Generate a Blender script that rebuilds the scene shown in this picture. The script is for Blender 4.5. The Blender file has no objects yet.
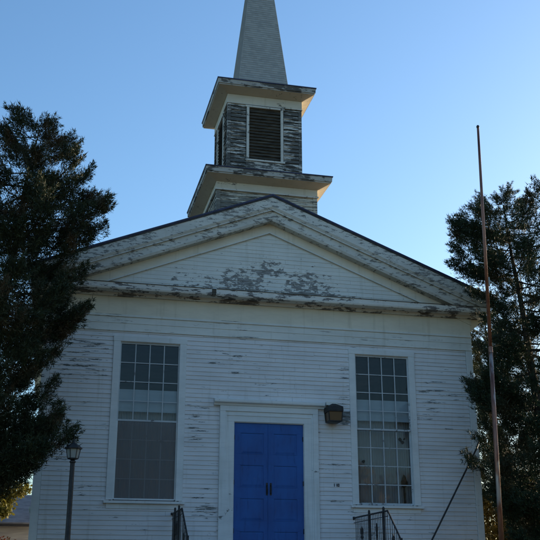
import bpy, math, random
import numpy as np
from mathutils import Vector, Matrix
R = math.radians
random.seed(7)
sc = bpy.context.scene
col = sc.collection

# ------------------------------------------------------------------ camera, sky, sun, exposure
CAM = (-5.333, -23.102, -0.387); YAW = -.228; PITCH = .326
cd = bpy.data.cameras.new("camera"); cam = bpy.data.objects.new("camera", cd); col.objects.link(cam)
cam.location = CAM
cam.rotation_euler = (math.pi/2 + PITCH, 0, YAW)
cd.sensor_width = 36; cd.lens = 931.03/540*36; cd.clip_start = .1; cd.clip_end = 2000
sc.camera = cam

SUN_EL = 11.0; SUN_AZ = 60.0           # azimuth clockwise from +Y
w = bpy.data.worlds.new("World"); sc.world = w; w.use_nodes = True
nt = w.node_tree
bg = nt.nodes["Background"]
sky = nt.nodes.new("ShaderNodeTexSky"); sky.sky_type = 'NISHITA'; sky.sun_disc = False
sky.sun_elevation = R(SUN_EL); sky.sun_rotation = R(SUN_AZ)
sky.altitude = 20; sky.air_density = 1.3; sky.dust_density = 1.3; sky.ozone_density = 4.6
nt.links.new(sky.outputs[0], bg.inputs[0]); bg.inputs[1].default_value = .15
sd = bpy.data.lights.new("sun", 'SUN'); sd.energy = 5.0; sd.angle = R(.5); sd.color = (1.0, .80, .55)
sun = bpy.data.objects.new("sun", sd); col.objects.link(sun)
sv = Vector((math.sin(R(SUN_AZ))*math.cos(R(SUN_EL)), math.cos(R(SUN_AZ))*math.cos(R(SUN_EL)), math.sin(R(SUN_EL))))
sun.rotation_euler = sv.to_track_quat('Z', 'Y').to_euler(); sun.location = sv*60
sc.view_settings.view_transform = 'Standard'; sc.view_settings.look = 'None'
sc.view_settings.exposure = 1.0; sc.view_settings.gamma = 1.0; sc.view_settings.use_curve_mapping = False

# ------------------------------------------------------------------ node helpers
def newmat(name, rough=.8, spec=.3):
    m = bpy.data.materials.new(name); m.use_nodes = True
    p = m.node_tree.nodes["Principled BSDF"]
    p.inputs["Roughness"].default_value = rough
    p.inputs["Specular IOR Level"].default_value = spec
    return m, m.node_tree, p
def N(nt, t, **kw):
    n = nt.nodes.new(t)
    for k, v in kw.items(): setattr(n, k, v)
    return n
def link(nt, a, b): nt.links.new(a, b)
def val(nt, sock, v):
    if hasattr(v, 'is_linked') or isinstance(v, bpy.types.NodeSocket): nt.links.new(v, sock)
    else: sock.default_value = v
def math_(nt, op, a, b=0.0, c=None, clamp=False):
    n = N(nt, "ShaderNodeMath", operation=op); n.use_clamp = clamp
    val(nt, n.inputs[0], a); val(nt, n.inputs[1], b)
    if c is not None: val(nt, n.inputs[2], c)
    return n.outputs[0]
def noise(nt, vec, scale=1, detail=5, rough=.6, dist=0):
    n = N(nt, "ShaderNodeTexNoise"); n.inputs["Scale"].default_value = scale
    n.inputs["Detail"].default_value = detail; n.inputs["Roughness"].default_value = rough
    n.inputs["Distortion"].default_value = dist
    link(nt, vec, n.inputs["Vector"]); return n.outputs["Fac"]
def mapping(nt, vec, scale=(1,1,1), loc=(0,0,0), rot=(0,0,0)):
    n = N(nt, "ShaderNodeMapping"); n.inputs["Scale"].default_value = scale
    n.inputs["Location"].default_value = loc; n.inputs["Rotation"].default_value = rot
    link(nt, vec, n.inputs["Vector"]); return n.outputs[0]
def smooth(nt, v, a, b, lo=0., hi=1.):
    n = N(nt, "ShaderNodeMapRange"); n.interpolation_type = 'SMOOTHSTEP'
    val(nt, n.inputs["Value"], v); n.inputs["From Min"].default_value = a; n.inputs["From Max"].default_value = b
    n.inputs["To Min"].default_value = lo; n.inputs["To Max"].default_value = hi
    return n.outputs[0]
def mix(nt, f, a, b):
    n = N(nt, "ShaderNodeMix", data_type='RGBA')
    val(nt, n.inputs[0], f)
    for s, v in ((n.inputs[6], a), (n.inputs[7], b)):
        if isinstance(v, tuple): s.default_value = (*v, 1) if len(v) == 3 else v
        else: link(nt, v, s)
    return n.outputs[2]
def bump(nt, p, h, strength=.4, dist=.01):
    b = N(nt, "ShaderNodeBump"); b.inputs["Strength"].default_value = strength; b.inputs["Distance"].default_value = dist
    link(nt, h, b.inputs["Height"]); link(nt, b.outputs[0], p.inputs["Normal"])
def objcoord(nt): return N(nt, "ShaderNodeTexCoord").outputs["Object"]

BOARD = .112
def peel_mat(name, paint=(.56,.57,.55), wood=(.085,.082,.075), thr=.62, grain=(1.6,1.6,13), boards=True,
             spot=None, spot_gain=.2, dirt=.25, zoff=0.0, spots2=None, soft=.015):
    """old white paint flaking off grey weathered wood; mask is wear with its own shape"""
    m, nt, p = newmat(name, .75, .25)
    oc = objcoord(nt)
    sep = N(nt, "ShaderNodeSeparateXYZ"); link(nt, oc, sep.inputs[0])
    if boards:
        idx = math_(nt, 'FLOOR', math_(nt, 'DIVIDE', math_(nt, 'SUBTRACT', sep.outputs[2], zoff), BOARD))
        wn = N(nt, "ShaderNodeTexWhiteNoise", noise_dimensions='1D'); link(nt, idx, wn.inputs["W"])
        rnd = wn.outputs["Value"]
        cmb = N(nt, "ShaderNodeCombineXYZ")
        link(nt, math_(nt, 'MULTIPLY_ADD', rnd, 1.3, sep.outputs[0]), cmb.inputs[0])
        link(nt, sep.outputs[1], cmb.inputs[1]); link(nt, sep.outputs[2], cmb.inputs[2])
        vec = cmb.outputs[0]
    else:
        rnd = None; vec = oc
    g = noise(nt, mapping(nt, vec, grain), 1, 7, .68)
    big = noise(nt, mapping(nt, oc, (.55,.55,.9), (3.1,1,7)), 1, 3, .5)
    fine = noise(nt, mapping(nt, vec, (14,14,60)), 1, 4, .6)
    mk = math_(nt, 'ADD', math_(nt, 'MULTIPLY', g, .72), math_(nt, 'MULTIPLY', big, .22))
    mk = math_(nt, 'MULTIPLY_ADD', fine, .10, mk)
    if rnd is not None: mk = math_(nt, 'MULTIPLY_ADD', rnd, .05, mk)
    for s in ([spot] if spot else []) + (spots2 or []):
        cx, cz, rx, rz = s[:4]; gain = s[4] if len(s) > 4 else spot_gain
        dx = math_(nt, 'DIVIDE', math_(nt, 'SUBTRACT', sep.outputs[0], cx), rx)
        dz = math_(nt, 'DIVIDE', math_(nt, 'SUBTRACT', sep.outputs[2], cz), rz)
        r2 = math_(nt, 'SQRT', math_(nt, 'ADD', math_(nt, 'MULTIPLY', dx, dx), math_(nt, 'MULTIPLY', dz, dz)))
        mk = math_(nt, 'ADD', mk, smooth(nt, r2, 1.0, .25, 0, gain))
    mask = smooth(nt, mk, thr, thr+soft)
    d1 = noise(nt, mapping(nt, oc, (.8,.8,2.2), (9,2,1)), 1, 5, .6)
    pc = mix(nt, smooth(nt, d1, .35, .75, 0, dirt*1.6), paint, tuple(c*.62 for c in paint))
    d2 = noise(nt, mapping(nt, vec, (3,3,40)), 1, 5, .7)
    pc = mix(nt, smooth(nt, d2, .48, .72, 0, .35), pc, tuple(c*.70 for c in paint))
    d3 = noise(nt, mapping(nt, oc, (7,7,.55), (1,8,3)), 1, 5, .6)
    pc = mix(nt, smooth(nt, d3, .54, .74, 0, .38), pc, tuple(c*q for c, q in zip(paint, (.62,.60,.54))))
    if rnd is not None:
        pc = mix(nt, math_(nt, 'MULTIPLY', rnd, .16), pc, tuple(c*.6 for c in paint))
    wv = noise(nt, mapping(nt, vec, (5,5,55), (2,2,2)), 1, 5, .6)
    wc = mix(nt, smooth(nt, wv, .3, .7), tuple(c*.55 for c in wood), tuple(min(1, c*1.6) for c in wood))
    link(nt, mix(nt, mask, pc, wc), p.inputs["Base Color"])
    h = math_(nt, 'SUBTRACT', math_(nt, 'MULTIPLY', fine, .5), mask)
    bump(nt, p, h, .5, .004)
    return m
def noise_mat(name, c1, c2, scale=(6,6,6), rough=.8, spec=.3, metal=0, lo=.35, hi=.65, bmp=.2, detail=5):
    m, nt, p = newmat(name, rough, spec)
    p.inputs["Metallic"].default_value = metal
    n = noise(nt, mapping(nt, objcoord(nt), scale), 1, detail, .6)
    link(nt, mix(nt, smooth(nt, n, lo, hi), c1, c2), p.inputs["Base Color"])
    if bmp: bump(nt, p, n, bmp, .006)
    return m
def leaf_mat(name, c1, c2, c3, scale=1.4, trans=.12):
    m, nt, p = newmat(name, .65, .25)
    oc = objcoord(nt)
    n = noise(nt, mapping(nt, oc, (scale,)*3), 1, 3, .6)
    n2 = noise(nt, mapping(nt, oc, (9,)*3, (5,5,5)), 1, 2, .6)
    c = mix(nt, smooth(nt, n2, .4, .62), c1, c2)
    c = mix(nt, smooth(nt, n, .52, .66), c, c3)
    link(nt, c, p.inputs["Base Color"])
    tr = N(nt, "ShaderNodeBsdfTranslucent"); link(nt, c, tr.inputs[0])
    ms = N(nt, "ShaderNodeMixShader"); ms.inputs[0].default_value = trans
    link(nt, p.outputs[0], ms.inputs[1]); link(nt, tr.outputs[0], ms.inputs[2])
    link(nt, ms.outputs[0], nt.nodes["Material Output"].inputs[0])
    return m

# ------------------------------------------------------------------ mesh helpers
class MB:
    def __init__(s): s.v = []; s.f = []
    def box(s, x0, x1, y0, y1, z0, z1):
        b = len(s.v)
        s.v += [(x0,y0,z0),(x1,y0,z0),(x1,y1,z0),(x0,y1,z0),(x0,y0,z1),(x1,y0,z1),(x1,y1,z1),(x0,y1,z1)]
        s.f += [tuple(b+i for i in q) for q in ((0,3,2,1),(4,5,6,7),(0,1,5,4),(1,2,6,5),(2,3,7,6),(3,0,4,7))]
    def quad(s, *p):
        b = len(s.v); s.v += [tuple(q) for q in p]; s.f.append(tuple(range(b, b+len(p))))
    def loft(s, rings, cap=True, closed=True):
        b = len(s.v); n = len(rings[0])
        for r in rings: s.v += [tuple(q) for q in r]
        for i in range(len(rings)-1):
            for j in range(n if closed else n-1):
                k = (j+1) % n
                s.f.append((b+i*n+j, b+i*n+k, b+(i+1)*n+k, b+(i+1)*n+j))
        if cap:
            s.f.append(tuple(b+j for j in reversed(range(n))))
            s.f.append(tuple(b+(len(rings)-1)*n+j for j in range(n)))
    def tube(s, pts, rad, n=8):
        pts = [Vector(p) for p in pts]
        if not isinstance(rad, (list, tuple)): rad = [rad]*len(pts)
        rings = []
        for i, p in enumerate(pts):
            d = (pts[min(i+1, len(pts)-1)] - pts[max(i-1, 0)]).normalized()
            a = Vector((0,0,1)) if abs(d.z) < .9 else Vector((1,0,0))
            u = d.cross(a).normalized(); v = d.cross(u)
            rings.append([tuple(p + (u*math.cos(t) + v*math.sin(t))*rad[i]) for t in [2*math.pi*k/n for k in range(n)]])
        s.loft(rings)
    def lathe(s, x, y, prof, n=16):
        s.loft([[(x+r*math.cos(2*math.pi*k/n), y+r*math.sin(2*math.pi*k/n), z) for k in range(n)] for r, z in prof])
    def xf(s, fn): s.v = [fn(*p) for p in s.v]; return s
    def build(s, name, mat, parent=None, smooth_=False, bevel=0):
        off = Vector(parent_loc(parent)) if parent else Vector((0,0,0))
        me = bpy.data.meshes.new(name)
        me.from_pydata([(x-off.x, y-off.y, z-off.z) for x, y, z in s.v], [], s.f)
        me.update(); me.validate()
        me.materials.append(mat)
        if smooth_:
            me.polygons.foreach_set('use_smooth', [True]*len(me.polygons))
        o = bpy.data.objects.new(name, me); col.objects.link(o)
        if parent: o.parent = parent
        if bevel:
            b = o.modifiers.new('bevel', 'BEVEL'); b.width = bevel; b.segments = 2; b.limit_method = 'ANGLE'
        return o
def parent_loc(o):
    l = Vector(o.location)
    while o.parent: o = o.parent; l += Vector(o.location)
    return l
def tag(o, label=None, cat=None, group=None, kind=None):
    if label: o['label'] = label
    if cat: o['category'] = cat
    if group: o['group'] = group
    if kind: o['kind'] = kind
    return o
def thing(name, label, cat, loc=(0,0,0), group=None):
    o = bpy.data.objects.new(name, None); col.objects.link(o); o.location = loc
    return tag(o, label, cat, group)
def npmesh(name, V, F, mat, parent=None, n=3):
    off = np.array(parent_loc(parent)) if parent else np.zeros(3)
    me = bpy.data.meshes.new(name)
    me.vertices.add(len(V)); me.vertices.foreach_set('co', (V-off).astype(np.float32).ravel())
    me.loops.add(F.size); me.loops.foreach_set('vertex_index', F.ravel().astype(np.int32))
    me.polygons.add(len(F)); me.polygons.foreach_set('loop_start', np.arange(0, F.size, n, dtype=np.int32))
    me.polygons.foreach_set('loop_total', np.full(len(F), n, dtype=np.int32))
    me.update(calc_edges=True); me.materials.append(mat)
    o = bpy.data.objects.new(name, me); col.objects.link(o)
    if parent: o.parent = parent
    return o

# ------------------------------------------------------------------ materials
M_wall   = peel_mat("clapboard_paint", (.79,.775,.765), (.20,.205,.195), thr=.645,
                    spots2=[(-4.9,5.3,1.2,.9,.05), (2.1,4.9,.5,1.6,.04), (4.6,4.9,.9,.8,.05), (-1.8,3.7,.5,.7,.06), (2.0,4.05,.35,.3,.10), (-1.3,5.4,1.5,.4,.04)])
M_tymp   = peel_mat("pediment_boards", (.78,.78,.72), (.24,.235,.22), thr=.665, grain=(5.0,5.0,9.5), boards=True,
                    spots2=[(.1,7.15,3.4,.40,.075), (-.6,7.75,1.0,.7,.12), (.1,8.05,.6,.4,.12), (1.1,7.55,1.2,.75,.13), (2.2,7.3,.8,.4,.08), (-1.6,7.5,1.8,.6,.09), (2.4,7.15,1.6,.35,.10)])
M_creamt = peel_mat("tower_frieze_paint", (.66,.61,.49), (.14,.13,.11), thr=.62, boards=False, grain=(2.5,2.5,8))
M_cream  = peel_mat("frieze_bounce_paint", (.79,.735,.61), (.13,.12,.10), thr=.70, boards=False, grain=(1.0,1.0,6))  # cream tint puts warm bounce light under the cornice into the paint
M_arch   = peel_mat("architrave_paint", (.76,.755,.70), (.22,.215,.20), thr=.60, boards=False, grain=(.9,.9,22))
M_rake   = peel_mat("cornice_paint", (.66,.655,.60), (.24,.235,.215), thr=.555, boards=False, grain=(5,5,17), soft=.02)
M_corn   = peel_mat("cornice_worn_paint", (.72,.70,.64), (.16,.15,.14), thr=.545, boards=False, grain=(2.6,2.6,10), soft=.02)
M_trim   = peel_mat("trim_paint", (.78,.79,.77), (.22,.22,.21), thr=.66, boards=False, grain=(4,4,5))
M_sash   = peel_mat("sash_paint", (.56,.59,.60), (.2,.2,.2), thr=.60, boards=False, grain=(8,8,8))
M_side   = peel_mat("side_eave_paint", (.72,.62,.46), (.16,.14,.11), thr=.66, boards=False, grain=(3,3,5))
M_towd   = peel_mat("belfry_weathered", (.62,.60,.54), (.10,.098,.088), thr=.488, grain=(2.4,2.4,16), boards=True, dirt=.4, soft=.03)
M_towl   = peel_mat("tower_base_weathered", (.62,.58,.48), (.17,.16,.135), thr=.52, grain=(1.6,1.6,20), boards=True, dirt=.4, soft=.03)
M_towt   = peel_mat("belfry_trim", (.66,.64,.57), (.11,.11,.10), thr=.575, boards=False, grain=(6,6,5), soft=.03)
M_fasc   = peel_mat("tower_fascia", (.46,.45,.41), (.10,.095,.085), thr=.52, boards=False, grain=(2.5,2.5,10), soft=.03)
M_louv   = noise_mat("louver_wood", (.04,.037,.031), (.10,.09,.072), (3,3,30), .9, .15)
M_roof   = noise_mat("roof_shingle", (.05,.05,.052), (.09,.09,.095), (4,4,12), .9, .2)
M_edge   = noise_mat("roof_edge_metal", (.02,.022,.05), (.04,.045,.10), (3,3,3), .55, .4)
def door_mat():
    m, nt, p = newmat("door_blue_paint", .5, .35)
    oc = objcoord(nt)
    a = noise(nt, mapping(nt, oc, (1.6,1.6,.9)), 1, 5, .6); b = noise(nt, mapping(nt, oc, (14,14,2.2), (3,3,3)), 1, 5, .65)
    c = mix(nt, smooth(nt, a, .35, .65), (.020,.085,.29), (.036,.125,.38))
    c = mix(nt, smooth(nt, b, .55, .75, 0, .45), c, (.012,.032,.11))
    d = noise(nt, mapping(nt, oc, (9,9,20), (7,1,5)), 1, 6, .7)
    c = mix(nt, smooth(nt, d, .69, .71), c, (.12,.15,.20))
    link(nt, c, p.inputs["Base Color"]); link(nt, smooth(nt, a, .3, .7, .4, .75), p.inputs["Roughness"])
    bump(nt, p, b, .35, .003); return m
M_blue   = door_mat()
M_iron   = noise_mat("black_iron", (.012,.013,.015), (.03,.028,.028), (12,12,12), .55, .4)
M_found  = noise_mat("foundation_stone", (.16,.15,.14), (.30,.29,.27), (2.5,2.5,5), .9, .2, bmp=.6)
M_conc   = noise_mat("concrete", (.28,.27,.25), (.38,.37,.35), (5,5,5), .9, .2, bmp=.3)
M_curt   = noise_mat("taupe_curtain", (.52,.46,.42), (.60,.53,.49), (3,3,1), .95, .1, bmp=0)
M_blind  = noise_mat("pale_blind", (.74,.76,.78), (.82,.83,.84), (2,2,14), .9, .1, bmp=0)
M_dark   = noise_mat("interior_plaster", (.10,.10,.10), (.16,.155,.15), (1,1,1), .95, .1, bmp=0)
M_amber, nt_, p_ = newmat("amber_glass", .35, .5); p_.inputs["Base Color"].default_value = (.13,.065,.02,1)
M_lampgl, nt_, p_ = newmat("frosted_lamp_glass", .3, .5); p_.inputs["Base Color"].default_value = (.30,.32,.30,1)
M_brown  = noise_mat("brown_lamp_metal", (.05,.028,.015), (.12,.065,.03), (20,20,20), .5, .4)
def shingle_mat():
    m, nt, p = newmat("spire_shingle", .85, .2)
    oc = objcoord(nt); sep = N(nt, "ShaderNodeSeparateXYZ"); link(nt, oc, sep.inputs[0])
    row = math_(nt, 'FLOOR', math_(nt, 'DIVIDE', sep.outputs[2], .0779))
    xx = math_(nt, 'FLOOR', math_(nt, 'MULTIPLY_ADD', row, .37, math_(nt, 'DIVIDE', math_(nt, 'ADD', sep.outputs[0], sep.outputs[1]), .11)))
    cmb = N(nt, "ShaderNodeCombineXYZ"); link(nt, row, cmb.inputs[0]); link(nt, xx, cmb.inputs[1])
    wn = N(nt, "ShaderNodeTexWhiteNoise", noise_dimensions='3D'); link(nt, cmb.outputs[0], wn.inputs["Vector"])
    n = noise(nt, mapping(nt, oc, (1.2,1.2,.8)), 1, 5, .6)
    f = math_(nt, 'ADD', math_(nt, 'MULTIPLY', wn.outputs["Value"], .45), math_(nt, 'MULTIPLY', n, .55))
    link(nt, mix(nt, f, (.27,.275,.26), (.44,.435,.40)), p.inputs["Base Color"])
    return m
M_spire = shingle_mat()
def glass_mat():
    m = bpy.data.materials.new("window_glass"); m.use_nodes = True; nt = m.node_tree; nt.nodes.remove(nt.nodes["Principled BSDF"])
    fr = N(nt, "ShaderNodeFresnel"); fr.inputs[0].default_value = 1.55
    t = N(nt, "ShaderNodeBsdfTransparent"); t.inputs[0].default_value = (.80,.84,.86,1)
    g = N(nt, "ShaderNodeBsdfGlossy"); g.inputs["Roughness"].default_value = .03
    nz = noise(nt, mapping(nt, objcoord(nt), (1.5,1.5,2)), 1, 2, .5)
    b = N(nt, "ShaderNodeBump"); b.inputs["Strength"].default_value = .12; b.inputs["Distance"].default_value = .02
    link(nt, nz, b.inputs["Height"]); link(nt, b.outputs[0], g.inputs["Normal"])
    ms = N(nt, "ShaderNodeMixShader"); link(nt, math_(nt, 'MULTIPLY', fr.outputs[0], .60, clamp=True), ms.inputs[0])
    link(nt, t.outputs[0], ms.inputs[1]); link(nt, g.outputs[0], ms.inputs[2])
    link(nt, ms.outputs[0], nt.nodes["Material Output"].inputs[0]); return m
M_glass = glass_mat()
def screen_mat():
    m = bpy.data.materials.new("insect_screen"); m.use_nodes = True; nt = m.node_tree; p = nt.nodes["Principled BSDF"]
    p.inputs["Base Color"].default_value = (.25,.235,.225,1); p.inputs["Roughness"].default_value = .7
    t = N(nt, "ShaderNodeBsdfTransparent"); ms = N(nt, "ShaderNodeMixShader"); ms.inputs[0].default_value = .42
    link(nt, t.outputs[0], ms.inputs[1]); link(nt, p.outputs[0], ms.inputs[2])
    link(nt, ms.outputs[0], nt.nodes["Material Output"].inputs[0]); return m
M_screen = screen_mat()
def rust_mat():
    m, nt, p = newmat("rusty_pole", .28, .6)
    oc = objcoord(nt)
    n = noise(nt, mapping(nt, oc, (9,9,1.6)), 1, 6, .65)
    n2 = noise(nt, mapping(nt, oc, (3,3,.7), (4,4,4)), 1, 4, .6)
    c = mix(nt, smooth(nt, n, .35, .65), (.13,.045,.028), (.30,.13,.075))
    link(nt, mix(nt, smooth(nt, n2, .56, .66), c, (.42,.36,.32)), p.inputs["Base Color"])
    p.inputs["Metallic"].default_value = .5
    link(nt, smooth(nt, n, .3, .7, .22, .5), p.inputs["Roughness"])
    bump(nt, p, n, .3, .003); return m
M_rust = rust_mat()

# ------------------------------------------------------------------ ground
def gz(y): return -.35 if y > -2 else max(-1.99, -.35 - (-2-y)*1.64/20)
def ground():
    def h(x, y):
        z = gz(y) + .05*math.sin(x*.4+1)*math.sin(y*.33) + .02*math.sin(x*1.7)*math.sin(y*2.1)
        if abs(x) < 7 and -.5 < y < 15: z = gz(y)
        return z
    xs = [-600,-200,-90,-60] + [i*1.5 for i in range(-30,31)] + [60,90,200,600]
    mb = MB(); n = len(xs)
    for y in xs:
        for x in xs: mb.v.append((x, y, h(x, y)))
    for j in range(n-1):
        for i in range(n-1):
            a = j*n+i; mb.f.append((a, a+1, a+1+n, a+n))
    m, nt, p = newmat("grass_ground", .95, .1)
    oc = objcoord(nt)
    a = noise(nt, mapping(nt, oc, (.5,)*3), 1, 6, .6); b = noise(nt, mapping(nt, oc, (30,)*3), 1, 4, .7)
    c = mix(nt, smooth(nt, a, .35, .65), (.13,.11,.055), (.22,.18,.10))
    link(nt, mix(nt, smooth(nt, b, .3, .7, 0, .6), c, (.08,.075,.035)), p.inputs["Base Color"])
    bump(nt, p, b, .8, .03)
    o = mb.build("ground", m, smooth_=True); tag(o, kind='structure')
ground()
mb = MB()
for k in range(22):
    y1 = -5.05 - k*.9; y0 = y1-.88
    mb.quad((-.9,y0,gz(y0)+.075),(.9,y0,gz(y0)+.075),(.9,y1,gz(y1)+.075),(-.9,y1,gz(y1)+.075))
    mb.quad((-.9,y0,gz(y0)-.1),(.9,y0,gz(y0)-.1),(.9,y0,gz(y0)+.075),(-.9,y0,gz(y0)+.075))
    for s in (-.9,.9): mb.quad((s,y0,gz(y0)-.1),(s,y1,gz(y1)-.1),(s,y1,gz(y1)+.075),(s,y0,gz(y0)+.075))
tag(mb.build("path", M_conc), kind='structure')
mb = MB(); hp = []
for i in range(61):
    x = -420 + i*14; hp.append((x, 5 + 3*math.sin(i*.31) + 1.6*math.sin(i*.83+2)))
mb.loft([[(x, 260, -2), (x, 275, z), (x, 330, -2)] for x, z in hp])
tag(mb.build("hills", noise_mat("wooded_hill", (.03,.045,.02), (.08,.07,.03), (.2,.2,.4), .95, .1), smooth_=True), kind='structure')

# ------------------------------------------------------------------ church
W = 5.7; DEP = 14.0; SL = .395; PK = 9.605; EX = 6.15; OV = .45
church = thing("church", "old white clapboard church with peeling paint, blue double door and shingled steeple", "church", (0,0,-.35))
WIN = dict(a=2.366, b=3.808, t=5.387, z=1.577)
DH, DT, DB = .899, 3.495, .30

# shell behind the boards (front wall with openings, side and back walls)
def wall_rects(x0, x1, z0, z1, holes, y0, y1, mb):
    xs = sorted({x0, x1, *[h[0] for h in holes], *[h[1] for h in holes]})
    for a, b in zip(xs[:-1], xs[1:]):
        hs = sorted([(h[2], h[3]) for h in holes if h[0] <= a+1e-6 and h[1] >= b-1e-6])
        z = z0
        for l, t in hs:
            if l > z: mb.box(a, b, y0, y1, z, l)
            z = t
        mb.box(a, b, y0, y1, z, z1)
fr = .07
H_front = [(-WIN['b']-fr, -WIN['a']+fr, WIN['z']-fr, WIN['t']+fr), (WIN['a']-fr, WIN['b']+fr, WIN['z']-fr, WIN['t']+fr), (-DH-.01, DH+.01, DB-.05, DT+.01)]
def clap(mb, x0, x1, z0, z1, holes, yf=0.0, slope=None, seed=1, lip=.019):
    rnd = random.Random(seed)
    n = int(math.ceil((z1-z0)/BOARD))
    for k in range(n):
        zb = z0+k*BOARD; zt = min(zb+BOARD+.006, z1)
        zc = (zb+zt)/2
        a, b = x0, x1
        if slope:
            lim = slope(zb)
            if lim <= .05: continue
            a, b = max(a, -lim), min(b, lim)
        segs = [(a, b)]
        for h in holes:
            if h[2] < zc < h[3]:
                ns = []
                for s in segs:
                    if h[1] <= s[0] or h[0] >= s[1]: ns.append(s)
                    else:
                        if h[0] > s[0]: ns.append((s[0], h[0]))
                        if h[1] < s[1]: ns.append((h[1], s[1]))
                segs = ns
        for s in segs:
            cuts = [s[0]]
            while s[1]-cuts[-1] > 4.2: cuts.append(cuts[-1]+rnd.uniform(1.8, 3.8))
            cuts.append(s[1])
            for p, q in zip(cuts[:-1], cuts[1:]):
                dj = rnd.uniform(0, .004); dz = rnd.uniform(-.007, .007); sg = rnd.uniform(-.003, .003)
                q2 = q-.003
                m_ = max(1, int((q2-p)/.9)); pr = None
                for i in range(m_+1):
                    x = p+(q2-p)*i/m_
                    yb = yf-lip-dj-rnd.uniform(0, .003); zz = zb+dz+rnd.uniform(-.005, .005)
                    cur = ((x, yf-.004, zt), (x, yb, zz), (x, yf-.002, zz))
                    if pr:
                        mb.quad(pr[1], cur[1], cur[0], pr[0]); mb.quad(pr[2], cur[2], cur[1], pr[1])
                    pr = cur
mb = MB()
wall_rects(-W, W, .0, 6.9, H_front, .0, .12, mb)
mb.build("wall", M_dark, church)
hb = [(h[0]-.05, h[1]+.05, h[2]-.02, h[3]) for h in H_front[:2]] + [(-1.25, 1.25, -1, 3.88)]
mb = MB(); clap(mb, -W+.17, W-.17, .06, 5.72, hb, seed=3)
mb.build("clapboards", M_wall, church)
# side and back walls
side_holes = [(y-.72, y+.72, 1.5, 5.45) for y in (3.2, 7.0, 10.8)]
for s in (-1, 1):
    mb = MB(); wall_rects(.12, DEP-.12, .0, 6.6, side_holes, 0, .12, mb)
    mb.xf(lambda x, y, z, s=s: (s*(W-y), x, z)); mb.build("wall", M_dark, church)
    mb = MB(); clap(mb, .12, DEP, .06, 6.5, side_holes, seed=9+s)
    mb.xf(lambda x, y, z, s=s: (s*(W-y), x, z)); mb.build("clapboards", M_wall, church)
mb = MB(); mb.box(-W, W, DEP-.12, DEP, 0, 7.2)
mb.loft([[(-W,y,7.2),(W,y,7.2),(0,y,7.2+W*SL)] for y in (DEP-.12, DEP)]); mb.build("wall", M_dark, church)
mb = MB(); clap(mb, -W, W, .06, 6.7, [], seed=20); mb.xf(lambda x, y, z: (-x, DEP-y, z)); mb.build("clapboards", M_wall, church)
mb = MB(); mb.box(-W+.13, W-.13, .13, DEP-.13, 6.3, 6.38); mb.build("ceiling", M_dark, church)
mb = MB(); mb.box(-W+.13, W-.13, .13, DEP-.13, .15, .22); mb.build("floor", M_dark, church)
mb = MB()
mb.box(-W-.03, W+.03, -.03, .2, -.6, .02); mb.box(-W-.03, -W+.2, .2, DEP, -.6, .02); mb.box(W-.2, W+.03, .2, DEP, -.6, .02); mb.box(-W+.2, W-.2, DEP-.2, DEP+.03, -.6, .02)
mb.build("foundation", M_found, church, bevel=.01)
# corner boards and water table
for s in (-1, 1):
    mb = MB(); x0, x1 = sorted((s*(W-.165), s*(W+.022)))
    mb.box(x0, x1, -.034, .14, .02, 5.70)
    mb.build("corner_board", M_trim, church, bevel=.004)
for x0, x1 in ((-W-.02, -1.30), (1.30, W+.02)):
    mb = MB(); mb.box(x0, x1, -.05, -.001, -.0, .075); mb.build("water_table", M_trim, church)

# entablature
mb = MB()
mb.box(-W-.03, W+.03, -.050, .12, 5.70, 5.735)
mb.box(-W-.02, W+.02, -.032, .12, 5.735, 5.90)
mb.box(-W-.025, W+.025, -.044, .12, 5.90, 5.925)
mb.box(-W-.02, W+.02, -.036, .12, 5.925, 6.07)
mb.box(-W-.035, W+.035, -.065, .12, 6.07, 6.10)
mb.box(-W-.03, W+.03, -.050, .12, 6.10, 6.13)
mb.build("architrave", M_arch, church, bevel=.003)
mb = MB(); mb.box(-W-.015, W+.015, -.028, .12, 6.13, 6.66); mb.build("frieze", M_cream, church)
# horizontal cornice: profile (y, z) swept along x
def sweepx(mb, prof, x0, x1, m=1): mb.loft([[(x0+(x1-x0)*i/m, y, z) for y, z in prof] for i in range(m+1)])
mb = MB()
sweepx(mb, [(.0,6.60),(-.10,6.60),(-.15,6.685),(-.40,6.70),(-.41,6.675),(-.435,6.68),(-.45,6.72),(-.45,6.845),(-.43,6.865),(.0,6.93)], -EX+.04, EX-.04)
mb.build("cornice", M_corn, church, bevel=.004)
mb = MB()
for a, b in ((-EX+.03, -1.62), (-1.49, 2.2), (2.21, EX-.03)):
    mb.quad((a,-.462,6.86),(b,-.462,6.86),(b,-.02,6.945),(a,-.02,6.945)); mb.quad((a,-.462,6.845),(b,-.462,6.845),(b,-.462,6.86),(a,-.462,6.86))
mb.build("flashing", M_louv, church)
mb = MB(); mb.box(-1.61, -1.50, -.458, -.30, 6.69, 6.85); mb.build("rotted_gap", M_louv, church)
# raking cornice
def rake(mb, prof, x1=EX, x0=0.0):
    for s in (-1, 1):
        r0 = [(s*x0, y, PK-SL*x0+dz) for y, dz in prof]; r1 = [(s*x1, y, PK-SL*x1+dz) for y, dz in prof]
        mb.loft([r0, r1])
mb = MB(); rake(mb, [(-OV,-.045),(-OV+.01,-.30),(-OV+.05,-.37),(-OV+.05,-.40),(-.02,-.40),(-.02,-.05)]); mb.build("raking_cornice", M_rake, church)
mb = MB(); rake(mb, [(-.34,-.402),(-.33,-.60),(-.30,-.665),(-.02,-.665),(-.02,-.402)], EX-.06); mb.build("raking_moulding", M_rake, church)
mb = MB(); rake(mb, [(-.050,-.667),(-.050,-.905),(-.02,-.905),(-.02,-.667)], 5.75); mb.build("raking_frieze", M_cream, church)
mb = MB(); rake(mb, [(-.075,-.907),(-.075,-.945),(-.02,-.945),(-.02,-.907)], 5.2); mb.build("raking_bead", M_arch, church)
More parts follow.
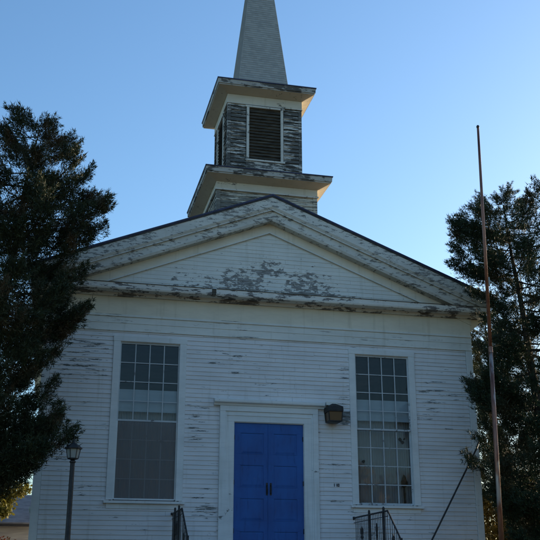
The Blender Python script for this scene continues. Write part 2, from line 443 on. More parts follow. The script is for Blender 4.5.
# tympanum
mb = MB(); clap(mb, -5.2, 5.2, 6.93, 8.70, [], yf=-.004, slope=lambda z: (PK-.90-z)/SL, seed=31, lip=.009); mb.build("tympanum", M_tymp, church)
mb = MB(); mb.loft([[(-W,y,6.9),(W,y,6.9),(W,y,7.2),(0,y,PK-.3),(-W,y,7.2)] for y in (.0, .10)]); mb.build("gable_backing", M_dark, church)
# roof
mb = MB()
for s in (-1, 1):
    mb.loft([[(0,-OV-.02,PK+.035),(0,-OV-.02,PK-.04),(s*(EX+.03),-OV-.02,PK-.04-SL*(EX+.03)),(s*(EX+.03),-OV-.02,PK+.035-SL*(EX+.03))],
             [(0,DEP+.3,PK+.035),(0,DEP+.3,PK-.04),(s*(EX+.03),DEP+.3,PK-.04-SL*(EX+.03)),(s*(EX+.03),DEP+.3,PK+.035-SL*(EX+.03))]])
mb.build("roof", M_roof, church)
mb = MB()
for s in (-1, 1):
    mb.loft([[(s*x, y, PK-SL*x+d) for y, d in ((-OV-.035,.045),(-OV-.035,-.005),(-OV-.022,-.005),(-OV-.022,.045))] for x in (0, EX+.04)])
mb.build("roof_edge", M_edge, church)
# side cornices with sloping bed
for s in (-1, 1):
    ez = PK-SL*EX
    prof = [(EX-.02, ez-.05), (EX, ez-.20), (EX-.02, 6.70), (EX-.03, 6.60), (EX-.16, 6.50), (5.74, 6.26), (5.70, 6.26), (5.70, ez+.1)]
    mb = MB(); mb.loft([[(s*x, y, z) for x, z in prof] for y in (-.025, DEP+.2)]); mb.build("side_cornice", M_side, church)

# windows -----------------------------------------------------------------
def make_window(a, b, T, B, screen, xf=lambda x, y, z: (x, y, z), lamp_side=False):
    o = MB()
    # casing (the window's frame is the part; the rest are its pieces)
    c = .20
    o.box(a-c, a-.03, -.045, .0, B-.04, T+.05); o.box(b+.03, b+c, -.045, .0, B-.04, T+.05)
    o.box(a-c-.01, b+c+.01, -.052, .0, T+.05, T+.19)
    o.box(a-.075, a-.03, .0, .12, B-.06, T+.04); o.box(b+.03, b+.075, .0, .12, B-.06, T+.04)
    o.box(a-.03, b+.03, -.02, .12, T+.035, T+.05)
    f = o.xf(xf).build("window", M_trim, church, bevel=.003)
    s = MB(); s.loft([[(x, -.11, B-.12), (x, -.11, B-.065), (x, .12, B-.045), (x, .12, B-.12)] for x in (a-c-.05, b+c+.05)])
    s.box(a-c+.02, b+c-.02, -.035, -.001, B-.24, B-.122)
    s.xf(xf).build("sill", M_trim, f)
    mid = 3.455
    for (z0, z1, y) in ((mid, T, .03), (B, mid, .075)):
        m = MB(); t = .03
        m.box(a-.03, a+.0, y-.02, y+.02, z0-.02, z1+.035); m.box(b, b+.03, y-.02, y+.02, z0-.02, z1+.035)
        m.box(a, b, y-.02, y+.02, z1-.004 if z1 == T else z1-.02, z1+.035 if z1 == T else z1+.02)
        m.box(a, b, y-.02, y+.02, z0-.045 if z0 == B else z0-.022, z0+.012 if z0 == B else z0+.022)
        for k in (1, 2, 3):
            x = a+(b-a)*k/4; m.box(x-.012, x+.012, y-.015, y+.012, z0+.01, z1-.004)
        for k in (1, 2, 3):
            z = z0+(z1-z0)*k/4
            for q in range(4):
                m.box(a+(b-a)*q/4+(.013 if q else 0), a+(b-a)*(q+1)/4-(.013 if q < 3 else 0), y-.0145, y+.0115, z-.011, z+.011)
        m.xf(xf).build("sash", M_sash, f)
        g = MB(); g.box(a-.01, b+.01, y+.0145, y+.0185, z0+.0, z1+.01); g.xf(xf).build("pane", M_glass, f)
    # cloth behind the panes
    for (nm, mt, z0, z1, y, amp, fq) in (("blind", M_blind, 3.69, 4.245, .12, .004, 3), ("curtain", M_curt, B-.05, 3.72, .27, .014, 26)):
        m = MB(); k = 90; pr = None
        for i in range(k+1):
            x = a-.12+(b-a+.24)*i/k; yy = y+amp*math.sin(i*fq*2*math.pi/k)+amp*.4*math.sin(i*.77)
            cur = ((x, yy, z0), (x, yy+.0, z1))
            if pr: m.quad(pr[0], cur[0], cur[1], pr[1])
            pr = cur
        m.xf(xf).build(nm, mt, f, smooth_=True)
    if screen:
        m = MB(); m.box(a+.0, b-.0, .012, .015, B-.0, mid-.03); m.xf(xf).build("screen", M_screen, f)
        m = MB()
        m.box(a-.028, a+.0, .004, .024, B-.02, mid-.022); m.box(b-.0, b+.028, .004, .024, B-.02, mid-.022); m.box(a, b, .004, .024, B-.03, B); 
        m.xf(xf).build("screen_frame", M_trim, f)
    return f
make_window(-WIN['b'], -WIN['a'], WIN['t'], WIN['z'], True)
wr = make_window(WIN['a'], WIN['b'], WIN['t'], WIN['z'], False)
for (cx, cz, r) in ((2.52, 2.63, .045), (3.55, 3.22, .05), (3.61, 3.15, .045), (3.66, 3.24, .03)):  # small irregular dark discs just in front of the lower pane
    m = MB(); rr = random.Random(int(cx*1000))
    m.loft([[(cx+r*rr.uniform(.6,1.2)*math.cos(t*.9), y, cz+r*rr.uniform(.6,1.3)*math.sin(t*.9)) for t in range(7)] for y in (.062, .066)])
    m.build("dark_spot", M_louv, wr)
for s in (-1, 1):
    for y in (3.2, 7.0, 10.8):
        make_window(y-.65, y+.65, 5.387, 1.577, False, xf=lambda x, y_, z, s=s: (s*(W-y_), x, z))
# door ---------------------------------------------------------------------
mb = MB()
for s in (-1, 1):
    x0, x1 = sorted((s*1.14, s*1.281)); mb.box(x0, x1, -.085, .0, .02, 3.77)
    x0, x1 = sorted((s*(DH+.012), s*1.14)); mb.box(x0, x1, -.055, .0, .02, 3.515)
    x0, x1 = sorted((s*1.10, s*1.14)); mb.box(x0, x1, -.070, -.056, .02, 3.70)
mb.box(-1.139, 1.139, -.055, .0, 3.516, 3.77)
mb.box(-1.281, 1.281, -.085, .0, 3.771, 3.907)
mb.box(-1.10, 1.10, -.070, -.056, 3.66, 3.70)
mb.box(-DH-.012, -DH, -.03, .12, .25, 3.515); mb.box(DH, DH+.012, -.03, .12, .25, 3.515); mb.box(-DH, DH, -.03, .12, 3.498, 3.515)
dc = mb.build("door_casing", M_trim, church, bevel=.004)
mb = MB(); sweepx(mb, [(0,3.91),(-.10,3.91),(-.12,3.96),(-.19,3.975),(-.20,4.0),(-.20,4.055),(0,4.10)], -1.44, 1.44); mb.build("door_cap", M_trim, dc, bevel=.004)
def door_leaf(s):
    x0, x1 = (-DH+.002, -.004) if s < 0 else (.004, DH-.002)
    yf = .015
    m = MB(); m.box(x0, x1, yf+.012, yf+.05, DB, DT)
    px0, px1 = x0+.17 if s < 0 else x0+.13, x1-.13 if s < 0 else x1-.17
    rows = [(3.26, 2.72), (2.46, 1.91), (1.65, 1.10), (.86, .46)]
    zt = DT
    for (t, b) in rows:
        m.box(x0, x1, yf, yf+.012, t, zt-.0005 if zt == DT else zt); zt = b
        m.box(x0, px0, yf+.0004, yf+.012, b, t); m.box(px1, x1, yf+.0004, yf+.012, b, t)
        e = .045
        m.loft([[(px0+.02,yf+.0115,b+.02),(px1-.02,yf+.0115,b+.02),(px1-.02,yf+.0115,t-.02),(px0+.02,yf+.0115,t-.02)],
                [(px0+.02+e,yf+.001,b+.02+e),(px1-.02-e,yf+.001,b+.02+e),(px1-.02-e,yf+.001,t-.02-e),(px0+.02+e,yf+.001,t-.02-e)]])
        for (u0,u1,v0,v1) in ((px0,px1,t-.018,t),(px0,px1,b,b+.018)): m.box(u0,u1,yf-.006,yf+.011,v0,v1)
    m.box(x0, x1, yf, yf+.012, DB, zt)
    d = m.build("door", M_blue, church, bevel=.002)
    for z in (3.13, 2.02, .86):
        h = MB(); xx = x0 if s < 0 else x1; h.tube([(xx, yf-.012, z-.06), (xx, yf-.012, z+.06)], .012, 8); h.box(xx-.02, xx+.02, yf-.008, yf-.001, z-.055, z+.055)
        h.build("hinge", M_iron, d)
    h = MB(); xx = -.05 if s < 0 else .05
    h.box(xx-.022, xx+.022, yf-.010, yf-.001, 1.72, 2.02)
    h.tube([(xx, yf-.01, 1.96), (xx, yf-.05, 1.94), (xx, yf-.06, 1.86), (xx, yf-.05, 1.78), (xx, yf-.01, 1.76)], .011, 8)
    h.build("handle", M_iron, d)
    return d
door_leaf(-1); door_leaf(1)
mb = MB(); mb.box(-.02, .02, .0, .014, DB+.02, DT-.01); mb.build("astragal", M_blue, church)
# small dark number marks beside the door
x = 1.66
for k, segs in enumerate(((2,5), (2,5), (0,1,2,4,5,6))):
    mb = MB(); cx = x+k*.062; h = .028; ww = .034
    S = {0:(0,2*h,ww,2*h),1:(0,h,0,2*h),2:(ww,h,ww,2*h),3:(0,h,ww,h),4:(0,0,0,h),5:(ww,0,ww,h),6:(0,0,ww,0)}
    for q in segs:
        a_, b_, c_, d_ = S[q]; mb.box(cx+a_-.007, cx+c_+.007, -.034, -.026, 1.975+b_-.007, 1.975+d_+.007)
    mb.build("house_number", M_iron, church)

# steeple ------------------------------------------------------------------
TY = 1.637
def sq(h, z): return [(-h, TY-h, z), (h, TY-h, z), (h, TY+h, z), (-h, TY+h, z)]
def four(fns, name, mat, parent):
    """each piece, given in front coordinates, built once on every one of the four faces"""
    for fn in (fns if isinstance(fns, (list, tuple)) else [fns]):
        for c, s in [(1,0),(0,1),(-1,0),(0,-1)]:
            m = MB(); fn(m)
            m.xf(lambda x, y, z: (c*x - s*y, TY + s*x + c*y, z)).build(name, mat, parent)
def BX(*a): return lambda m: m.box(*a)
TH = 1.435; LE = 1.793; LZ = 10.488
BH = 1.103; UE = 1.453; UZ = 13.44
mb = MB(); mb.loft([sq(TH-.03, 8.2), sq(TH-.03, 10.25)]); tb = mb.build("tower_base", M_towl, church)
four(lambda m: clap(m, -TH+.10, TH-.10, 8.9, 9.98, [], yf=-TH+.03, seed=40), "clapboards", M_towl, tb)
four(BX(-TH-.005, -TH+.11, -TH-.005, -TH+.03, 8.6, 9.925), "corner_board", M_towl, tb)
four(BX(TH-.11, TH-.006, -TH-.004, -TH+.03, 8.6, 9.925), "corner_board", M_towl, tb)
mb = MB(); mb.loft([sq(TH+.01, 9.976), sq(TH+.01, 10.22)]); mb.build("frieze", M_creamt, tb)
mb = MB(); mb.loft([sq(TH+.04, 9.93), sq(TH+.035, 9.975)]); mb.build("moulding", M_towt, tb)
def eave(name, half, wall, z, parent, fas=.17, drop=.14):
    e = MB(); e.loft([sq(wall-.02, z-fas-drop), sq(wall+.03, z-fas-drop), sq(half-.05, z-fas-.035), sq(half-.035, z-fas-.03)], cap=False)
    e.build("soffit", M_side_t, parent)
    e = MB(); e.loft([sq(half-.035, z-fas-.03), sq(half-.035, z-fas), sq(half-.01, z-fas+.01), sq(half-.0, z-.028), sq(wall-.1, z-.028)], cap=False)
    e.build("fascia", M_fasc, parent)
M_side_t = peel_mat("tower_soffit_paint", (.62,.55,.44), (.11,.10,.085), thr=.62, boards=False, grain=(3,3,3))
lc = MB(); lc.loft([sq(LE+.015, LZ-.028), sq(LE+.02, LZ+.004), sq(BH-.02, LZ+.26)]); lr = lc.build("tower_roof", M_edge, church)
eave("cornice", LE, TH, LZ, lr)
mb = MB(); mb.loft([sq(BH-.04, 10.5), sq(BH-.04, 13.25)]); bf = mb.build("belfry", M_louv, church)
PW, PT, PB = .467, 12.742, 11.166
def strip(sg):
    def f(m):
        rr = random.Random(5+sg); z = 10.75; x0, x1 = sorted((sg*(PW+.095), sg*(BH-.10)))
        while z < 12.83:
            m.loft([[(x, -BH+.035, z), (x, -BH-.006-rr.uniform(0,.012), z+rr.uniform(0,.012)), (x, -BH+.02, min(z+.125, 12.84)), (x, -BH+.035, min(z+.125, 12.84))] for x in (x0, x1)])
            z += .118
    return f
four([strip(-1), strip(1)], "side_boards", M_towd, bf)
four([BX(-BH-.001, -BH+.095, -BH-.001, -BH+.03, 10.6, 12.84), BX(BH-.095, BH-.002, -BH-.0, -BH+.03, 10.6, 12.84)], "corner_board", M_towd, bf)
def louv(m):
    z = PB
    while z < PT-.02:
        m.loft([[(x, -BH+.005, z), (x, -BH+.012, z-.012), (x, -BH+.075, z+.07), (x, -BH+.068, z+.082)] for x in (-PW, PW)])
        z += .098
four(louv, "louver", M_louv, bf)
four([BX(-PW-.075, -PW-.002, -BH-.028, -BH+.03, PB-.06, PT+.02), BX(PW+.002, PW+.075, -BH-.028, -BH+.03, PB-.06, PT+.02)], "louver_frame", M_towt, bf)
four(BX(-PW-.11, PW+.11, -BH-.032, -BH+.03, PT+.021, PT+.075), "louver_head", M_towt, bf)
four(BX(-PW-.12, PW+.12, -BH-.04, -BH+.03, PB-.11, PB-.061), "louver_sill", M_towt, bf)
four(BX(-PW-.09, PW+.09, -BH-.010, -BH+.03, 10.7, PB-.111), "apron_board", M_towd, bf)
mb = MB(); mb.loft([sq(BH+.008, 12.863), sq(BH+.008, 13.19)]); mb.build("frieze", M_creamt, bf)
mb = MB(); mb.loft([sq(BH+.025, 12.842), sq(BH+.022, 12.862)]); mb.build("moulding", M_towt, bf)
uc = MB(); uc.loft([sq(UE+.015, UZ-.028), sq(UE+.02, UZ+.004), sq(.8, UZ+.14)]); ur = uc.build("belfry_roof", M_edge, church)
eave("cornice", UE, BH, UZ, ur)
SB, SZ, SA = .785, 13.44, 20.92
mb = MB(); K = 96; rings = []
for i in range(K):
    z0 = SZ+(SA-SZ)*i/K; z1 = SZ+(SA-SZ)*(i+1)/K
    h0 = SB*(1-i/K); h1 = SB*(1-(i+1)/K)
    rings += [sq(h0+.007, z0), sq(h1+.001, z1-.002)]
SPX = .035
mb.loft([[(x+SPX, y, z) for x, y, z in q] for q in rings]); mb.build("spire", M_spire, church)
# ridge caps down the four spire corners
mb = MB()
for sx in (-1, 1):
    for sy in (-1, 1):
        mb.tube([(SPX+sx*(SB+.0), TY+sy*(SB+.0), SZ), (SPX+sx*.03, TY+sy*.03, SA-.3)], [.014, .010], 6)
mb.build("spire_ridge", M_spire, church)

# ------------------------------------------------------------------ front steps and railings
st = MB()
st.box(-2.5, 2.35, -2.6, -.06, -.6, DB-.02)
for k in range(4): st.box(-2.4, 2.25, -2.6-.3*(k+1), -2.6-.3*k, -.9, DB-.02-.16*(k+1))
tag(st.build("front_steps", M_conc, bevel=.012), "concrete front steps and landing below the blue double door", "steps")
def railing(x, label, yl, ys, zt, extra):
    t = thing("stair_railing", label, "railing", (x, -1.2, DB-.02), "iron railings either side of the door")
    m = MB(); m.tube([(x,-.02,zt), (x,yl,zt)], .020, 8); m.tube([(x,yl,zt), (x,ys,zt-.68)], .020, 8); m.build("top_rail", M_iron, t)
    m = MB(); m.tube([(x,-.02,zt-.72), (x,yl,zt-.72)], .012, 8); m.tube([(x,-.02,zt-.12), (x,yl,zt-.12)], .009, 8); m.build("lower_rail", M_iron, t)
    for y in extra:
        m = MB(); m.box(x-.022, x+.022, y-.022, y+.022, DB-.02, zt+.085); m.lathe(x, y, [(.03,zt+.086),(.02,zt+.10),(.004,zt+.115)], 8); m.build("post", M_iron, t)
    m = MB(); m.box(x-.024, x+.024, ys-.024, ys+.024, gz(ys)-.05 if ys < -3.7 else -.75, zt-.63); m.build("post", M_iron, t)
    m = MB(); y = -.16
    while y > yl+.02:
        if min(abs(y-e) for e in extra) > .05: m.tube([(x,y,zt-.72), (x,y,zt)], .007, 6)
        y -= .115
    y = yl-.12
    while y > ys+.05:
        f = (y-yl)/(ys-yl); m.tube([(x,y,zt-.72-.68*f), (x,y,zt-.68*f)], .007, 6); y -= .13
    m.build("balusters", M_iron, t)
    # cast scroll ornaments
    ys_ = [-.55, (extra[0]+extra[1])/2 if len(extra) > 1 else -1.2, (extra[-1]+yl)/2]
    for yy in [-.62, (extra[0]+extra[1])/2, (yl+ys)/2+.1]:
        z0 = zt-.38 - (.3 if yy < yl else 0); m = MB()
        for sg in (-1, 1):
            pts = []
            for i in range(15):
                a = i/14*4.2; r = .085*(1-i/14*.8); pts.append((x, yy+sg*(.045-r*math.cos(a)*.6), z0+.11*(1-i/14)-.03+r*math.sin(a)))
            m.tube(pts, .011, 6)
            m.tube([(x, yy, z0-.22), (x, yy+sg*.05, z0-.12), (x, yy+sg*.01, z0)], [.005,.016,.008], 6)
        m.tube([(x, yy, z0-.25), (x, yy, z0-.05), (x, yy, z0+.08), (x, yy, z0+.16)], [.008,.02,.028,.006], 6)
        m.build("scroll", M_iron, t)
    m = MB(); m.tube([(x,-.02,zt), (x,.0,zt+.0), (x-.0,-.0,zt-.05)], .024, 6); m.lathe(x, -.03, [(.03,zt-.03),(.035,zt),(.03,zt+.03)], 8); m.build("wall_bracket", M_iron, t)
    return t
railing(2.19, "black iron stair railing with scrolls below the right window", -2.50, -3.28, 1.205, (-1.20, -2.22))
railing(-2.40, "black iron stair railing with scrolls below the left window, seen nearly end-on", -1.75, -2.75, 1.23, (-.55, -1.25))

# ------------------------------------------------------------------ wall lantern beside the door
t = thing("wall_lantern", "square black wall lantern with dull amber glass beside the blue door", "lantern", (1.70, -.03, 3.56))
mb = MB(); mb.box(1.46, 1.80, -.06, -.024, 3.70, 4.10); mb.box(1.48, 1.78, -.20, -.061, 4.0, 4.095); mb.build("mounting_box", M_arch, t, bevel=.006)
mb = MB()
def sqr(cx, cy, h, z): return [(cx-h,cy-h,z),(cx+h,cy-h,z),(cx+h,cy+h,z),(cx-h,cy+h,z)]
cxl, cyl = 1.64, -.28
mb.loft([sqr(cxl,cyl,.20,3.80), sqr(cxl,cyl,.205,3.84), sqr(cxl,cyl,.20,3.93), sqr(cxl,cyl,.10,3.99), sqr(cxl,cyl,.05,4.02)])
mb.build("cap", M_iron, t, bevel=.006)
mb = MB()
for sx in (-1, 1):
    for sy in (-1, 1):
        mb.tube([(cxl+sx*.165, cyl+sy*.165, 3.57), (cxl+sx*.185, cyl+sy*.185, 3.81)], .013, 4)
mb.loft([sqr(cxl,cyl,.13,3.535), sqr(cxl,cyl,.175,3.555), sqr(cxl,cyl,.175,3.575)])
mb.build("cage", M_iron, t)
mb = MB(); mb.loft([sqr(cxl,cyl,.155,3.577), sqr(cxl,cyl,.172,3.80)]); mb.build("glass", M_amber, t)

# ------------------------------------------------------------------ lamp inside the right window
t = thing("table_lamp", "small brown lamp standing behind the lower panes of the right window", "lamp", (3.66, .22, 1.53))
mb = MB(); mb.lathe(3.66, .20, [(.075,1.53),(.075,1.55),(.03,1.58),(.022,1.70),(.03,1.85),(.022,1.95),(.02,2.02)], 12); mb.build("base", M_brown, t, smooth_=True)
mb = MB(); mb.lathe(3.66, .20, [(.05,2.02),(.085,2.06),(.09,2.14),(.06,2.22),(.035,2.30),(.015,2.33)], 12); mb.build("lamp_shade", M_brown, t, smooth_=True)
mb = MB(); mb.box(3.45, 3.83, .125, .27, 1.49, 1.53); mb.build("inner_shelf", M_trim, church)

# ------------------------------------------------------------------ leaning pipe at the right corner
mb = MB(); mb.tube([(3.42,-.32,-.5), (4.14,-.30,.68), (5.57,-.22,3.02), (5.72,-.10,3.26), (5.74,.0,3.30)], .024, 8)
tag(mb.build("slanting_pipe", M_iron), "thin dark pipe slanting up the wall to the right corner", "pipe")

# ------------------------------------------------------------------ lamp post in front of the left corner
LX, LY = -4.93, -4.6; g0 = gz(LY)
t = thing("lamp_post", "black lamp post with small lantern head beneath the left conifer", "lamp post", (LX, LY, g0))
mb = MB(); mb.lathe(LX, LY, [(.10,g0-.1),(.10,g0+.10),(.075,g0+.16),(.058,g0+.5),(.050,g0+1.2),(.044,1.82),(.06,1.84),(.06,1.86),(.035,1.88)], 14); mb.build("pole", M_iron, t, smooth_=False)
mb = MB(); mb.lathe(LX, LY, [(.03,1.88),(.10,1.9),(.105,1.92),(.05,1.925)], 6)
for k in range(6):
    a = 2*math.pi*k/6; mb.tube([(LX+.10*math.cos(a),LY+.10*math.sin(a),1.91),(LX+.135*math.cos(a),LY+.135*math.sin(a),2.09)], .008, 4)
mb.lathe(LX, LY, [(.165,2.09),(.17,2.11),(.10,2.17),(.03,2.21),(.012,2.28),(.004,2.3)], 6); mb.build("lantern_frame", M_iron, t)
mb = MB(); mb.lathe(LX, LY, [(.085,1.922),(.125,2.088)], 6); mb.build("glass", M_lampgl, t)

# ------------------------------------------------------------------ flagpole
FX, FY = 3.165, -6.0; fb = gz(FY); TX, TZ = 3.36, 9.25
t = thing("flagpole", "tall bare rusty metal flagpole leaning slightly right, in front of the church", "flagpole", (FX, FY, fb))
def fp(z): return FX+(TX-FX)*(z-.43)/(TZ-.43)+.03
mb = MB(); mb.tube([(fp(fb-.3),FY,fb-.3),(fp(2.0),FY,2.0),(fp(4.2),FY,4.2)], [.050,.046,.042], 16); mb.build("lower_pole", M_rust, t, smooth_=True)
mb = MB(); mb.tube([(fp(4.2),FY,4.2),(fp(6.8),FY,6.8),(fp(TZ),FY,TZ)], [.038,.033,.026], 16); mb.build("upper_pole", M_rust, t, smooth_=True)
mb = MB(); mb.tube([(fp(4.16),FY,4.12),(fp(4.2),FY,4.24)], [.047,.044], 16); mb.build("collar", M_rust, t)
mb = MB(); mb.lathe(fp(TZ), FY, [(.026,TZ),(.034,TZ+.012),(.034,TZ+.045),(.02,TZ+.065)], 12); mb.build("cap", M_iron, t)
mb = MB(); mb.tube([(fp(5.55)+.03,FY-.02,5.68),(fp(5.5)+.17,FY-.03,5.58)], .016, 6); mb.box(fp(5.6)+.03, fp(5.6)+.06, FY-.03, FY+.01, 5.56, 5.74); mb.build("cleat", M_lampgl, t)
mb = MB(); mb.lathe(fp(fb), FY, [(.22,fb-.2),(.22,fb+.06),(.18,fb+.10)], 16); mb.build("footing", M_conc, t)

# ------------------------------------------------------------------ vegetation
def blades(P, A, L, Wd, rng):
    """thin triangles: base point P, direction A, length L, width Wd"""
    n = len(P); r = rng.normal(size=(n,3)); s = np.cross(A, r); s /= np.linalg.norm(s, axis=1)[:,None]+1e-9
    V = np.empty((n,3,3)); V[:,0] = P - s*Wd[:,None]*.5; V[:,1] = P + s*Wd[:,None]*.5; V[:,2] = P + A*L[:,None]
    return V.reshape(-1,3), np.arange(n*3).reshape(-1,3)
def norm(a): return a/(np.linalg.norm(a, axis=-1, keepdims=True)+1e-9)
def conifer(name, label, x, y, base, H, lean, radius, seed, mat, bark, lobes=(), step=.075, tufts_per_m=32, blades_n=56, hmin=.5, group=None, dens=None):
    rng = np.random.default_rng(seed)
    t = thing(name, label, "tree", (x, y, base), group)
    axis = lambda h: np.array([x+lean[0]*(h/H)**1.5, y+lean[1]*(h/H)**1.5, base+h])
    tr = MB(); hs = np.linspace(-.3, H*.97, 14)
    tr.tube([tuple(axis(max(h,0))+np.array([.03*math.sin(h*2),.03*math.cos(h*1.7), min(h,0)])) for h in hs], [max(.012,.20*(1-max(h,0)/H)**.9) for h in hs], 9)
    tp, ta, ts = [], [], []
    az = rng.uniform(0, 6.28); h = hmin
    brs = []
    while h < H-.05:
        az += 2.4 + rng.normal()*.25
        r = radius(h, az)*rng.choice([rng.uniform(.45,.8), rng.uniform(.85,1.1)])
        if r > .05: brs.append((h, az, r))
        h += step*rng.uniform(.6, 1.4)
    for (hh, a, r) in lobes: brs.append((hh, a, r))
    for (h, a, r) in brs:
        o = axis(h); d = np.array([math.cos(a), math.sin(a), 0]); k = 7
        rise = -.10*r + .06; up = rng.uniform(.18, .42)*min(r, 1.6)
        pts = []
        for i in range(k+1):
            s = i/k; pts.append(o + d*r*s + np.array([0,0, rise*math.sin(s*math.pi*.8) + up*s**3 - .06*r*s]) + rng.normal(size=3)*.02*r*s)
        pts = np.array(pts)
        tr.tube([tuple(p) for p in pts], [max(.004, .012*r*(1-i/(k+1))+.004) for i in range(k+1)], 5)
        n = int(tufts_per_m*r)+4
        ss = np.sqrt(rng.uniform(.03, 1.0, n)); ss[:3] = (.97, .93, 1.0)
        idx = np.minimum((ss*k).astype(int), k-1); fr_ = ss*k-idx
        c = pts[idx]*(1-fr_[:,None]) + pts[idx+1]*fr_[:,None]
        side = np.cross(d, [0,0,1])
        sp = rng.normal(size=n)*.34*np.minimum(r,1.8)*(1.08-ss)*.9
        off = side[None]*sp[:,None] + np.outer(np.abs(rng.normal(size=n))*.05-.03, [0,0,1])
        off[:, 2] += rng.normal(size=n)*.06
        c = c + off
        ax = norm(d[None]*rng.uniform(.4,1.0,(n,1)) + side[None]*np.sign(sp)[:,None]*rng.uniform(.1,.8,(n,1)) + np.outer(rng.uniform(.1,1.5,n), [0,0,1]))
        if dens is not None:
            keep = dens(c, rng); c, ax = c[keep], ax[keep]; n = len(c)
        tp.append(c); ta.append(ax); ts.append(rng.uniform(.15,.34,n)*(.75+.25*min(r,1)))
    tp = np.concatenate(tp); ta = np.concatenate(ta); ts = np.concatenate(ts)
    n = len(tp); b = blades_n
    P = np.repeat(tp, b, 0); A = np.repeat(ta, b, 0); S = np.repeat(ts, b)
    u = rng.uniform(-.3, 1, n*b)
    P = P + A*(u*S)[:,None] + rng.normal(size=(n*b,3))*(.17*S*(1.2-u))[:,None]
    D = norm(A + rng.normal(size=(n*b,3))*.75)
    V, F = blades(P, D, S*rng.uniform(.20,.42,n*b), S*rng.uniform(.045,.085,n*b), rng)
    npmesh("crown", V, F, mat, t)
    tr.build("trunk", bark, t)
    return t
def bush(name, label, cat, c, rad, n, size, seed, mat, bark, base, lobes=7, group=None, trunk_r=.05):
    rng = np.random.default_rng(seed)
    t = thing(name, label, cat, (c[0], c[1], base), group)
    cs = np.array(c)+rng.normal(size=(lobes,3))*np.array(rad)*.45; cs[0] = c
    rs = rng.uniform(.35,.6,lobes)[:,None]*np.array(rad)
    k = rng.integers(0, lobes, n); d = norm(rng.normal(size=(n,3)))*(rng.uniform(.25,1,n)**.45)[:,None]
    P = cs[k]+d*rs[k]; P = P[P[:,2] > base+.05]; n = len(P)
    A = norm(rng.normal(size=(n,3))+np.array([0,0,-.2])); s = norm(np.cross(A, rng.normal(size=(n,3))))
    L = size*rng.uniform(.6,1.3,n); Wd = L*.62
    V = np.empty((n,4,3)); V[:,0] = P; V[:,1] = P+A*(L*.5)[:,None]+s*(Wd*.5)[:,None]; V[:,2] = P+A*L[:,None]; V[:,3] = P+A*(L*.5)[:,None]-s*(Wd*.5)[:,None]
    npmesh("foliage", V.reshape(-1,3), np.arange(n*4).reshape(-1,4), mat, t, n=4)
    m = MB()
    for q in cs: m.tube([(c[0], c[1], base-.1), tuple((np.array([c[0],c[1],base])*.55+q*.45)+rng.normal(size=3)*.05), tuple(q)], [trunk_r, trunk_r*.6, .006], 6)
    m.build("stems", bark, t); return t
M_bark = noise_mat("conifer_bark", (.03,.024,.018), (.09,.07,.055), (9,9,3), .95, .1, bmp=.6)
M_needL = leaf_mat("left_conifer_needles", (.022,.034,.016), (.045,.055,.022), (.085,.058,.028), 1.3, .10)
M_needR = leaf_mat("right_conifer_needles", (.020,.036,.020), (.035,.055,.024), (.055,.05,.024), 1.0, .10)
M_yell  = leaf_mat("yellow_leaves", (.13,.115,.02), (.08,.085,.02), (.15,.11,.02), 1.5, .35)
M_gold  = leaf_mat("olive_brown_leaves", (.10,.085,.025), (.19,.14,.035), (.26,.17,.05), 1.2, .3)
M_red   = leaf_mat("red_leaves", (.14,.04,.025), (.09,.045,.02), (.05,.05,.02), 3, .25)

def interp(tab):
    hs = [p[0] for p in tab]; rs = [p[1] for p in tab]
    return lambda z: float(np.interp(z, hs, rs))
# left conifer: measured profile of its right flank, fuller on the other sides
lb = gz(-3)
prL = interp([(-.6,.6),(.9,.8),(1.4,.9),(2.0,1.1),(2.6,1.4),(3.1,1.25),(4.0,1.3),(4.8,1.6),(5.4,1.7),(6.0,1.4),(6.6,1.45),(7.0,1.9),(7.4,1.95),(7.8,1.7),(8.2,1.25),(8.6,1.0),(9.1,.9),(9.4,.75),(9.7,.55),(9.9,.5),(10.1,.1)])
prL2 = interp([(-.6,1.0),(1.5,2.4),(4,2.9),(6,2.7),(8,2.1),(9.2,1.1),(9.9,.5),(10.1,.1)])
def radL(h, az):
    z = lb+h; c = math.cos(az); wgt = max(0, c)**.6
    return prL(z)*wgt + prL2(z)*(1-wgt)*.95
conifer("conifer_tree", "tall dark brownish conifer overlapping the left end of the church front", -6.9, -3.0, lb, 9.85-lb, (.75, 0), radL, 11, M_needL, M_bark,
        lobes=[(7.15-lb, .15, 1.9), (7.5-lb, -.1, 1.85), (8.0-lb, 0.1, 1.5), (5.1-lb, -.1, 1.75), (4.8-lb, .1, 1.7), (2.6-lb, -.5, 1.7), (2.35-lb, -.2, 1.4), (1.75-lb, .1, 1.2), (1.55-lb, -.3, 1.15), (1.65-lb, -1.2, 1.4), (2.7-lb, .1, 1.5), (2.2-lb,-.72,2.3), (1.95-lb,-.95,2.0), (9.0-lb, .2, .9)], group=None, hmin=1.45)
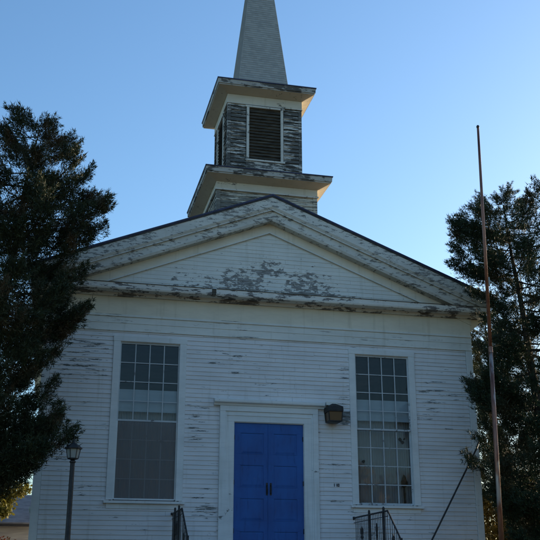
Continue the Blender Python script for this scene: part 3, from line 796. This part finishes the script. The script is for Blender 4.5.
# second leader of the left conifer at the picture's edge
conifer("conifer_tree", "dark conifer at the far left edge, standing behind the larger brownish conifer", -8.6, -1.2, gz(-1), 10.75, (0,0),
        lambda h, az: 2.3*max(0, (1-h/10.8))**.75+.1, 12, M_needL, M_bark, step=.10, hmin=2.3)
rb = gz(-2)
conifer("conifer_tree", "dark conifer standing beside the church wall, behind the one at the flagpole", 8.0, 3.6, -.35, 8.4, (0,0),
        lambda h, az: (1.75 if math.cos(az) < 0 else 2.6)*max(0, (1-h/8.5))**.6+.1, 31, M_needR, M_bark, step=.09)
conifer("conifer_tree", "dark conifer at the right edge of the photo, beyond the one at the flagpole", 11.0, -1.6, -.35, 10.2, (0,0),
        lambda h, az: 2.6*max(0, (1-h/10.4))**.7+.1, 32, M_needR, M_bark, step=.09)
prR = interp([(-.5,1.1),(1,1.7),(1.5,1.75),(2,1.55),(3,1.6),(4.0,1.5),(4.7,1.3),(5.2,1.1),(6.0,.8),(6.6,.8),(7.0,1.5),(7.3,1.6),(7.7,1.35),(8.1,1.6),(8.6,1.6),(8.9,1.2),(9.2,.85),(9.5,.4),(9.65,.1)])
prR2 = interp([(-.5,1.4),(1,3.0),(4,3.4),(6.5,3.1),(8.5,2.0),(9.2,1.1),(9.55,.5),(9.65,.1)])
def radR(h, az):
    z = rb+h; c = max(-math.cos(az), math.sin(az)); wgt = max(0, c)**.6
    return prR(z)*wgt + prR2(z)*(1-wgt)*.95
conifer("conifer_tree", "dark green conifer behind the flagpole at the right end of the church", 6.65, -2.0, rb, 9.55-rb, (-.7, 0), radR, 21, M_needR, M_bark,
        lobes=[(7.3-rb, 3.25, 1.75), (7.2-rb, 3.0, 1.6), (8.3-rb, 3.2, 1.4), (8.4-rb, 2.9, 1.4), (3.95-rb, 3.3, 1.95), (3.87-rb, 3.36, 1.9), (4.0-rb, 3.2, 1.75), (3.9-rb, 3.45, 1.6), (1.65-rb, 3.35, 1.75), (1.5-rb, 3.5, 1.7), (1.3-rb,3.3,1.5), (1.2-rb,3.8,1.6)])
bush("autumn_shrub", "olive and golden-brown leafy shrub at the right corner behind the flagpole", "shrub", (8.0,1.7,1.3), (1.7,1.3,1.9), 11000, .11, 5, M_gold, M_bark, -.35, 9)
bush("maple_tree", "small yellow-leaved tree left of the church in front of the grey-roofed shed", "tree", (-7.9,17,2.8), (1.8,1.3,.7), 7000, .17, 6, M_yell, M_bark, -.35, 9, trunk_r=.09)
bush("hedge_shrub", "low dark red shrub in front of the grey shed at lower left", "shrub", (-8.2,18.3,.7), (2.6,.7,.8), 6000, .12, 8, M_red, M_bark, -.35, 9)

# shed behind
t = thing("garden_shed", "low grey shed with shallow roof behind the left conifer and yellow tree", "shed", (-10, 22, -.35))
M_shed = noise_mat("grey_shed_boards", (.30,.30,.30), (.40,.40,.39), (1,1,14), .9, .1)
M_shr = noise_mat("grey_shed_roof", (.13,.13,.135), (.19,.19,.195), (2,2,9), .9, .1)
mb = MB(); mb.box(-16, -5.9, 20.2, 25.8, -.5, 2.12)
mb.loft([[(x,20.2,2.12),(x,25.8,2.12),(x,23,3.45)] for x in (-16,-5.9)]); mb.build("wall", M_shed, t)
mb = MB()
for s in (-1, 1): mb.loft([[(x,23,3.60),(x,23,3.50),(x,23+s*3.2,2.06),(x,23+s*3.2,2.16)] for x in (-16.3,-5.6)])
mb.build("roof", M_shr, t)
mb = MB(); mb.box(-16.3, -5.6, 19.76, 19.795, 1.99, 2.10); mb.build("fascia", M_iron, t)  # near-black strip stands in for the shadow under the shed eave

# unseen autumn trees added behind the camera to shade and warm the church front
M_addtree = leaf_mat("added_tree_leaves", (.32,.22,.10), (.26,.21,.09), (.34,.19,.09), .3, .15)
for i, (x, y, h) in enumerate(((-24,-46,10), (-14,-49,12), (-4,-47,11), (6,-50,12.5), (17,-46,10), (28,-42,10), (-33,-37,9))):
    bush("added_tree", "unseen tall orange autumn tree added to shade and warm the church front, %s" % ("second from the left end", "third from the left end", "middle of the row", "third from the right end", "second from the right end", "at the right end", "at the left end")[i], "tree", (x,y,-2+h*.55), (6.5,4.5,h*.42), 7000, .55, 50+i, M_addtree, M_bark, -2, 12, "unseen trees added for the light", .35)
